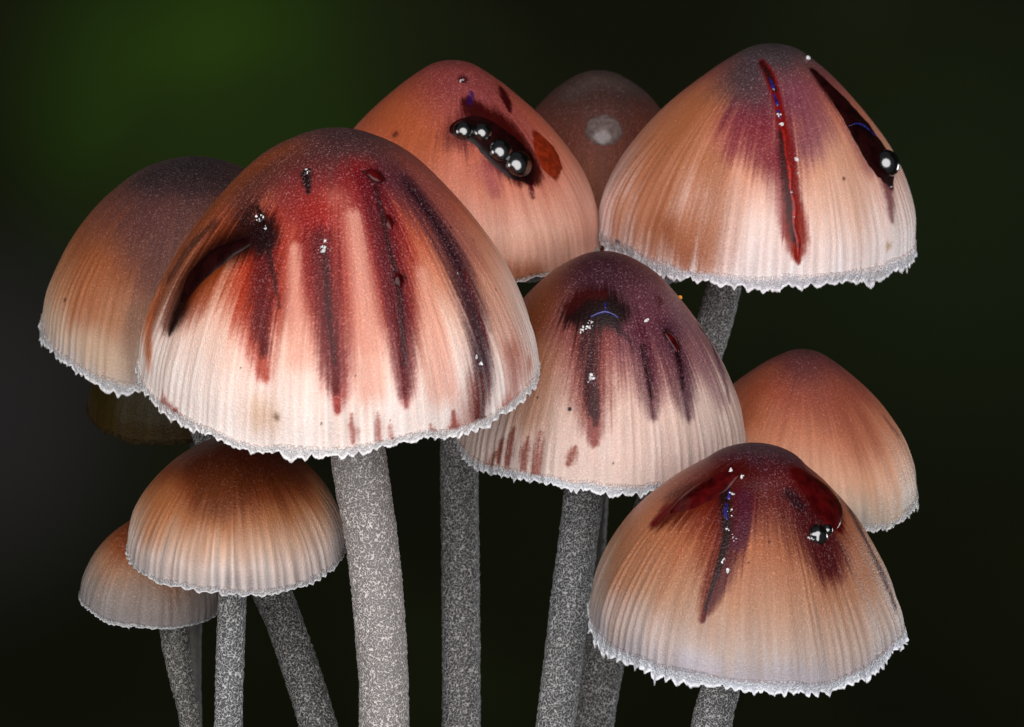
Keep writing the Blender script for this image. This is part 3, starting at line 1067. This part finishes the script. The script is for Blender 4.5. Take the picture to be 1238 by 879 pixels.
paint(m, [(925, 286, 1.5), (743, 252, 1.5), (898, 215, 1.3)], (60, 24, 16), 0)
paint(m, [(745, 297, 5)], (70, 20, 24), .8, .7)
finish(m)
liquid(m, 'latex_gash', [([(944, 148, .8), (949, 168, 2.2), (950, 185, 1.4), (955, 206, 3.2), (956, 228, 2.0), (961, 250, 3.6), (960, 272, 2.4), (965, 292, 3.0), (965, 312, .8)], 0.9)], [], M_GASH, .45)
liquid(m, 'painted_blue_glint', [([(931, 95, 1.2), (935, 106, 2.4)], 1.2), ([(936, 114, 1.2), (940, 126, 2.2)], 1.2), ([(941, 134, 1.6), (943, 142, 1.2)], 1)], [], M_BLUE, .6)  # blue slivers: glints along the gash, painted as colour
crust(m, 'crystal_crust', [(936, 108, 2.5), (941, 140, 3), (945, 152, 3)], M_CRUST, 10)
crust(m, 'crystal_crust', [(962, 192, 2.5), (964, 210, 2.5), (958, 232, 2.5), (960, 262, 3)], M_CRUST, 11)
liquid(m, 'latex_pool', [([(984, 86, 1.5), (1002, 106, 5), (1022, 132, 9), (1042, 160, 12), (1060, 188, 14), (1070, 206, 11), (1077, 224, 3)], 3.5)], [], M_FILM, 1.0)
bead(m, 'latex_bead', 1071, 198, 17, M_BEAD, sink=.5, sq=.95)
blob(m, 'painted_blue_glint', [(1022, 156, .3), (1030, 153, 1.0), (1040, 156, 1.0), (1054, 168, .3)], 1.5, M_BLUE, 6.5)  # thin blue line painting a reflection on the pool
bead(m, 'dust_grain', 976, 71, 3, M_CRUST, sink=0, rough=.6, sub=2)
stem(m, [(900, 200, 440, 21), (884, 300, 435, 21), (868, 375, 425, 21), (835, 480, 410, 23), (790, 620, 390, 25), (750, 740, 360, 26), (732, 790, 350, 26), (717, 879, 330, 25), (700, 1030, 300, 26)], ST_GREY, 6)

# ================= E: centre, violet blotches
E = make_mushroom('mushroom', 'maroon-topped mushroom blotched with violet, tucked behind the right edge of the largest cap',
                  (727, 528), 230, 172, 229, 17, 0.5, 'hood', 640, 200,
                  [(0, (94, 52, 60)), (.2, (112, 62, 68)), (.38, (160, 100, 96)), (.56, (208, 160, 146)), (.74, (224, 198, 184)), (1, (224, 206, 196))],
                  dust=.85, ridge=1.15, fringe=11, tooth=12, seed=9, fringe_col=(222, 226, 234))
m = E
paint(m, [(660, 335, 30), (640, 380, 34), (630, 430, 30)], (150, 84, 48), .9, .9, dust=.35)
paint(m, [(655, 440, 22), (640, 500, 22)], (196, 140, 108), .7, .9)
paint(m, [(722, 320, 34), (770, 335, 30)], (84, 44, 56), .7, .95)
paint(m, [(735, 350, 26), (760, 380, 26), (800, 380, 30)], (92, 56, 72), .7, .95, dust=1.)
paint(m, [(800, 360, 30), (850, 410, 26), (870, 440, 18)], (128, 80, 92), .7, .95, dust=.9)
paint(m, [(765, 420, 30), (790, 450, 26)], (150, 84, 90), .6, .95)
paint(m, [(780, 395, 40), (822, 430, 34)], (128, 72, 84), .6, .95, dust=1.0)
paint(m, [(852, 440, 22), (872, 480, 14)], (140, 92, 104), .6, .95)
paint(m, [(700, 410, 24), (716, 470, 22)], (140, 62, 60), .6, .95)
paint(m, [(716, 380, 22), (716, 430, 18), (716, 480, 17), (718, 512, 12), (719, 535, 4)], (150, 58, 48), .85, .85)
paint(m, [(712, 395, 13), (712, 440, 10), (715, 480, 8), (717, 500, 5)], (78, 20, 30), .9, .85)
paint(m, [(716, 470, 7), (720, 490, 6), (720, 512, 3)], (92, 16, 24), .85, .7)
paint(m, [(700, 378, 20), (722, 371, 25), (744, 378, 18)], (40, 8, 14), .97, .5, wet=.7, dust=.1)
paint(m, [(690, 372, 8), (705, 358, 8), (728, 356, 7)], (96, 20, 20), .7, .7, wet=.5)
paint(m, [(745, 395, 4), (760, 410, 3), (766, 425, 2)], (44, 18, 30), .8, .7)
paint(m, [(768, 400, 12), (780, 440, 13), (786, 475, 11), (790, 502, 6)], (104, 36, 58), .85, .9)
paint(m, [(776, 420, 3.5), (784, 452, 3.5), (788, 480, 3)], (66, 14, 30), .85, .7)
paint(m, [(810, 400, 14), (822, 440, 14), (828, 475, 12), (832, 504, 6)], (94, 44, 68), .85, .9)
paint(m, [(806, 402, 5), (816, 414, 6), (820, 430, 4), (826, 470, 3)], (50, 8, 18), .9, .6, wet=.4)
paint(m, [(846, 395, 6), (858, 412, 6), (866, 430, 4)], (40, 18, 22), .9, .6, wet=.5)
paint(m, [(866, 430, 8), (876, 460, 6), (882, 485, 3)], (120, 70, 96), .7, .9)
paint(m, [(796, 362, 6), (798, 370, 4)], (96, 22, 34), .8, .6)
for x, y0, y1, w in ((604, 530, 556, 5), (616, 520, 560, 6), (634, 530, 566, 5), (648, 522, 580, 7), (594, 548, 566, 6), (690, 540, 560, 4)):
    paint(m, [(x + 5, y0, w * .4), (x + 1, (y0 + y1) / 2, w), (x - 2, y1, w * .7)], (150, 62, 42), .8, .9, rag=.9)
for x, y, r in ((689, 495, 2.2), (825, 322, 1.2), (650, 480, 1.3), (742, 560, 1.3)):
    paint(m, [(x, y, r)], (20, 10, 10), .95, .4, rag=0)
finish(m)
liquid(m, 'painted_blue_glint', [([(714, 383, .8), (723, 379, 1.7), (732, 377, 2), (741, 380, 1.6), (747, 384, .8)], 1.8), ([(731, 366, .8), (732, 372, 1.6)], 1.4)], [], M_BLUE, .6)  # blue arc: coloured stand-in for a glint at the dark hole
liquid(m, 'latex_drop', [([(806, 403, 2), (814, 412, 4.5), (819, 424, 2)], 1.6)], [], M_WET, .9)
crust(m, 'crystal_crust', [(712, 394, 6), (704, 400, 4), (716, 390, 4)], M_CRUST, 20)
crust(m, 'crystal_crust', [(713, 458, 8), (718, 455, 4)], M_CRUST, 21)
crust(m, 'crystal_crust', [(783, 387, 3)], M_CRUST, 22)
bead(m, 'yellow_grain', 829, 353, 2.8, mat_plain('yellow_pollen', lin((226, 150, 30)), .6, .3, 5), sink=.2, rough=.6, sub=2)
stem(m, [(724, 440, 230, 22), (716, 520, 225, 23), (706, 598, 215, 24), (694, 690, 205, 24), (682, 790, 195, 23.5), (671, 879, 185, 23.5), (655, 1030, 170, 25)], ST_COOL, 9)

# ================= G: right, plain
G = make_mushroom('mushroom', 'plain reddish-tan mushroom without stains, half hidden behind the lower right cap',
                  (965, 586), 360, 142, 170, 20, 3, 'bell', 480, 160,
                  [(0, (112, 62, 62)), (.16, (138, 74, 66)), (.35, (176, 98, 78)), (.55, (206, 138, 108)), (.78, (222, 176, 148)), (.95, (204, 186, 168)), (1, (190, 180, 170))],
                  dust=.5, ridge=.5, fringe=12, tooth=13, seed=14, fringe_col=(200, 196, 192), shear=-.04)
m = G
paint(m, [(1010, 480, 26), (1040, 530, 22)], (164, 96, 78), .5, .95)
paint(m, [(968, 432, 26)], (116, 72, 72), .6, .95, dust=.7)
paint(m, [(920, 455, 20), (908, 500, 16)], (172, 96, 66), .6, .95)
paint(m, [(1085, 525, 4), (1070, 505, 3)], (110, 56, 44), .5, .9)
finish(m)
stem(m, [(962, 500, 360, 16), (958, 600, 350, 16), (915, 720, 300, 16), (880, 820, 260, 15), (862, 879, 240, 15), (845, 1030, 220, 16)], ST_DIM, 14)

# ================= H: lower right, dark red pools
H = make_mushroom('mushroom', 'brown mushroom with dark red wet pools around its purple peak, low on the right',
                  (900, 742), 10, 190, 215, 20, 1.5, 'umbo', 640, 200,
                  [(0, (80, 42, 54)), (.14, (92, 48, 58)), (.3, (152, 80, 62)), (.5, (184, 118, 86)), (.72, (186, 146, 120)), (.9, (186, 168, 156)), (1, (178, 172, 174))],
                  dust=.6, ridge=1.0, fringe=15, tooth=14, seed=16, fringe_col=(214, 220, 232), shear=.03, sway=-.035)
m = H
paint(m, [(770, 640, 30), (745, 700, 26)], (176, 116, 82), .6, .95)
paint(m, [(740, 735, 16), (790, 770, 20), (850, 800, 18)], (198, 186, 182), .4, .95, streak=.5)
paint(m, [(830, 798, 12), (860, 806, 9)], (190, 196, 212), .35, .95)
paint(m, [(960, 640, 34), (985, 690, 30), (1040, 700, 22)], (168, 112, 84), .5, .95)
paint(m, [(910, 552, 34), (950, 566, 24)], (84, 44, 62), .75, .95, dust=.95)
# left pool
paint(m, [(860, 585, 38), (905, 600, 34), (960, 595, 38), (990, 640, 34)], (116, 36, 34), .8, .95)
paint(m, [(892, 574, 20), (858, 590, 24), (826, 608, 22), (796, 630, 12)], (104, 34, 20), .95, .6, wet=.5, dust=.15)
paint(m, [(886, 586, 26), (862, 598, 16)], (84, 18, 16), .92, .7, wet=.6, dust=.15)
paint(m, [(806, 614, 9), (790, 632, 6)], (120, 16, 18), .85, .7, wet=.6)
paint(m, [(830, 590, 10), (810, 600, 8)], (90, 30, 16), .6, .8)
paint(m, [(870, 610, 26), (868, 640, 22), (864, 680, 16), (856, 720, 9), (848, 748, 3)], (140, 56, 36), .8, .85)
paint(m, [(888, 585, 26), (886, 625, 22), (882, 660, 16), (870, 700, 12), (856, 735, 6), (849, 752, 2)], (104, 18, 22), .92, .7, wet=.35)
paint(m, [(898, 600, 9), (898, 635, 9), (890, 660, 6)], (96, 14, 60), .65, .95, wet=.4)
paint(m, [(876, 590, 7), (878, 620, 7), (876, 660, 5), (864, 700, 3), (852, 738, 2)], (36, 8, 16), .9, .7)
# right pool
paint(m, [(965, 590, 20), (985, 630, 22), (1000, 670, 22), (1010, 690, 12)], (124, 38, 36), .8, .9)
paint(m, [(980, 625, 28), (996, 660, 26), (1002, 684, 14)], (92, 20, 26), .85, .85)
paint(m, [(965, 574, 12), (985, 590, 22), (1002, 612, 22), (1010, 634, 12)], (104, 9, 7), .98, .45, wet=.9, dust=.03, rag=.25)
paint(m, [(985, 570, 10), (1015, 596, 8), (1040, 640, 8), (1065, 690, 6), (1082, 735, 4)], (70, 24, 34), .75, .8)
paint(m, [(955, 598, 8), (968, 612, 6)], (50, 24, 36), .7, .8)
for x, y, r in ((930, 655, 1.2), (905, 680, 1.2), (948, 625, 1.3)):
    paint(m, [(x, y, r)], (60, 20, 16), .9, .4, rag=0)
finish(m)
liquid(m, 'latex_pool', [([(970, 577, 4), (984, 590, 14), (998, 608, 18), (1006, 624, 13), (1010, 636, 4)], 3.0)], [], M_WET, 1.0)
liquid(m, 'latex_pool', [([(888, 572, 6), (864, 588, 12), (836, 604, 10), (812, 618, 3)], 1.8)], [], M_WET, 1.0)
bead(m, 'latex_bead', 989, 646, 13, M_BEAD, sink=.6, sq=.8, rough=.25)
bead(m, 'latex_bead', 1001, 640, 7, M_BEAD, sink=.6, sq=.8, rough=.2)
crust(m, 'crystal_crust', [(980, 651, 4), (1000, 644, 3), (986, 640, 3)], M_CRUST, 30)  # white crystals stand in for the drop's bright glint
liquid(m, 'painted_blue_glint', [([(882, 594, 1.2), (881, 602, 2)], 1.2), ([(878, 610, 1.8), (877, 620, 2.4), (879, 628, 1.2)], 1.4)], [], M_BLUE, .6)  # blue slivers painting glints on the dark streak
crust(m, 'crystal_crust', [(884, 596, 4), (884, 618, 4), (880, 640, 5), (886, 650, 4), (876, 676, 4), (880, 690, 4)], M_CRUST, 31)
crust(m, 'crystal_crust', [(884, 570, 4), (896, 578, 4)], M_CRUST, 32)
stem(m, [(905, 660, 10, 21), (888, 770, 10, 22), (873, 826, 12, 23), (860, 879, 15, 24.5), (835, 1030, 40, 27)], ST_COOL, 16)

# ================= I: small, below A
I_ = make_mushroom('mushroom', 'small orange-brown mushroom with pale pleated margin, directly under the largest cap',
                   (287, 655), 70, 131, 132, 22, 0.5, 'dome', 520, 160,
                   [(0, (70, 28, 14)), (.3, (100, 44, 24)), (.48, (150, 80, 50)), (.6, (180, 122, 86)), (.74, (198, 164, 140)), (.88, (200, 184, 174)), (1, (186, 178, 174))],  # dark top also carries painted shade from the largest cap
                   dust=.3, ridge=1.5, nridge=66, fringe=7, tooth=12, seed=18, fringe_col=(170, 166, 168))
m = I_
paint(m, [(245, 560, 30), (300, 556, 40), (350, 565, 26)], (104, 48, 22), .7, .95)
paint(m, [(265, 590, 24), (262, 610, 18)], (120, 62, 30), .6, .95)
paint(m, [(200, 600, 20), (185, 640, 18)], (184, 120, 80), .6, .95)
paint(m, [(395, 620, 16)], (150, 92, 58), .5, .95)
finish(m)
stem(m, [(284, 590, 70, 14), (283, 660, 70, 15), (281, 725, 70, 16.5), (278, 800, 72, 17), (276, 879, 75, 17), (274, 1030, 85, 18)], ST_COOL, 18, 1.0)

# ================= J: smallest, lower left
J = make_mushroom('mushroom', 'smallest mushroom, tan cap fading to a grey rim, lowest on the left',
                  (181, 722), 210, 84, 112, 19, 7, 'bell', 400, 130,
                  [(0, (104, 46, 24)), (.25, (130, 64, 38)), (.45, (160, 96, 64)), (.62, (172, 134, 108)), (.8, (156, 142, 132)), (1, (150, 146, 144))],
                  dust=.55, ridge=1.0, fringe=5, tooth=8, seed=20, fringe_col=(160, 160, 162))
finish(J)
stem(J, [(192, 650, 210, 17), (206, 720, 210, 18.5), (213, 780, 208, 17), (222, 830, 206, 14.5), (231, 879, 204, 13), (250, 1030, 200, 13)], ST_DARK, 20, 1.0)

# ================= K: dark ragged one in the shade of B
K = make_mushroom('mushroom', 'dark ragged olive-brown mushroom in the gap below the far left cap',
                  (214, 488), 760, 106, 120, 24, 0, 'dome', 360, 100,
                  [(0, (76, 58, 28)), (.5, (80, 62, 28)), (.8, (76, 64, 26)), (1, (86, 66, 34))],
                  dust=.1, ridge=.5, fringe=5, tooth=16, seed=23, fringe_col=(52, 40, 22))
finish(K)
K.fringe_obj.data.materials[0] = mat_plain('dark_ragged_edge', lin((46, 36, 18)), .8, .1, 5, .6)
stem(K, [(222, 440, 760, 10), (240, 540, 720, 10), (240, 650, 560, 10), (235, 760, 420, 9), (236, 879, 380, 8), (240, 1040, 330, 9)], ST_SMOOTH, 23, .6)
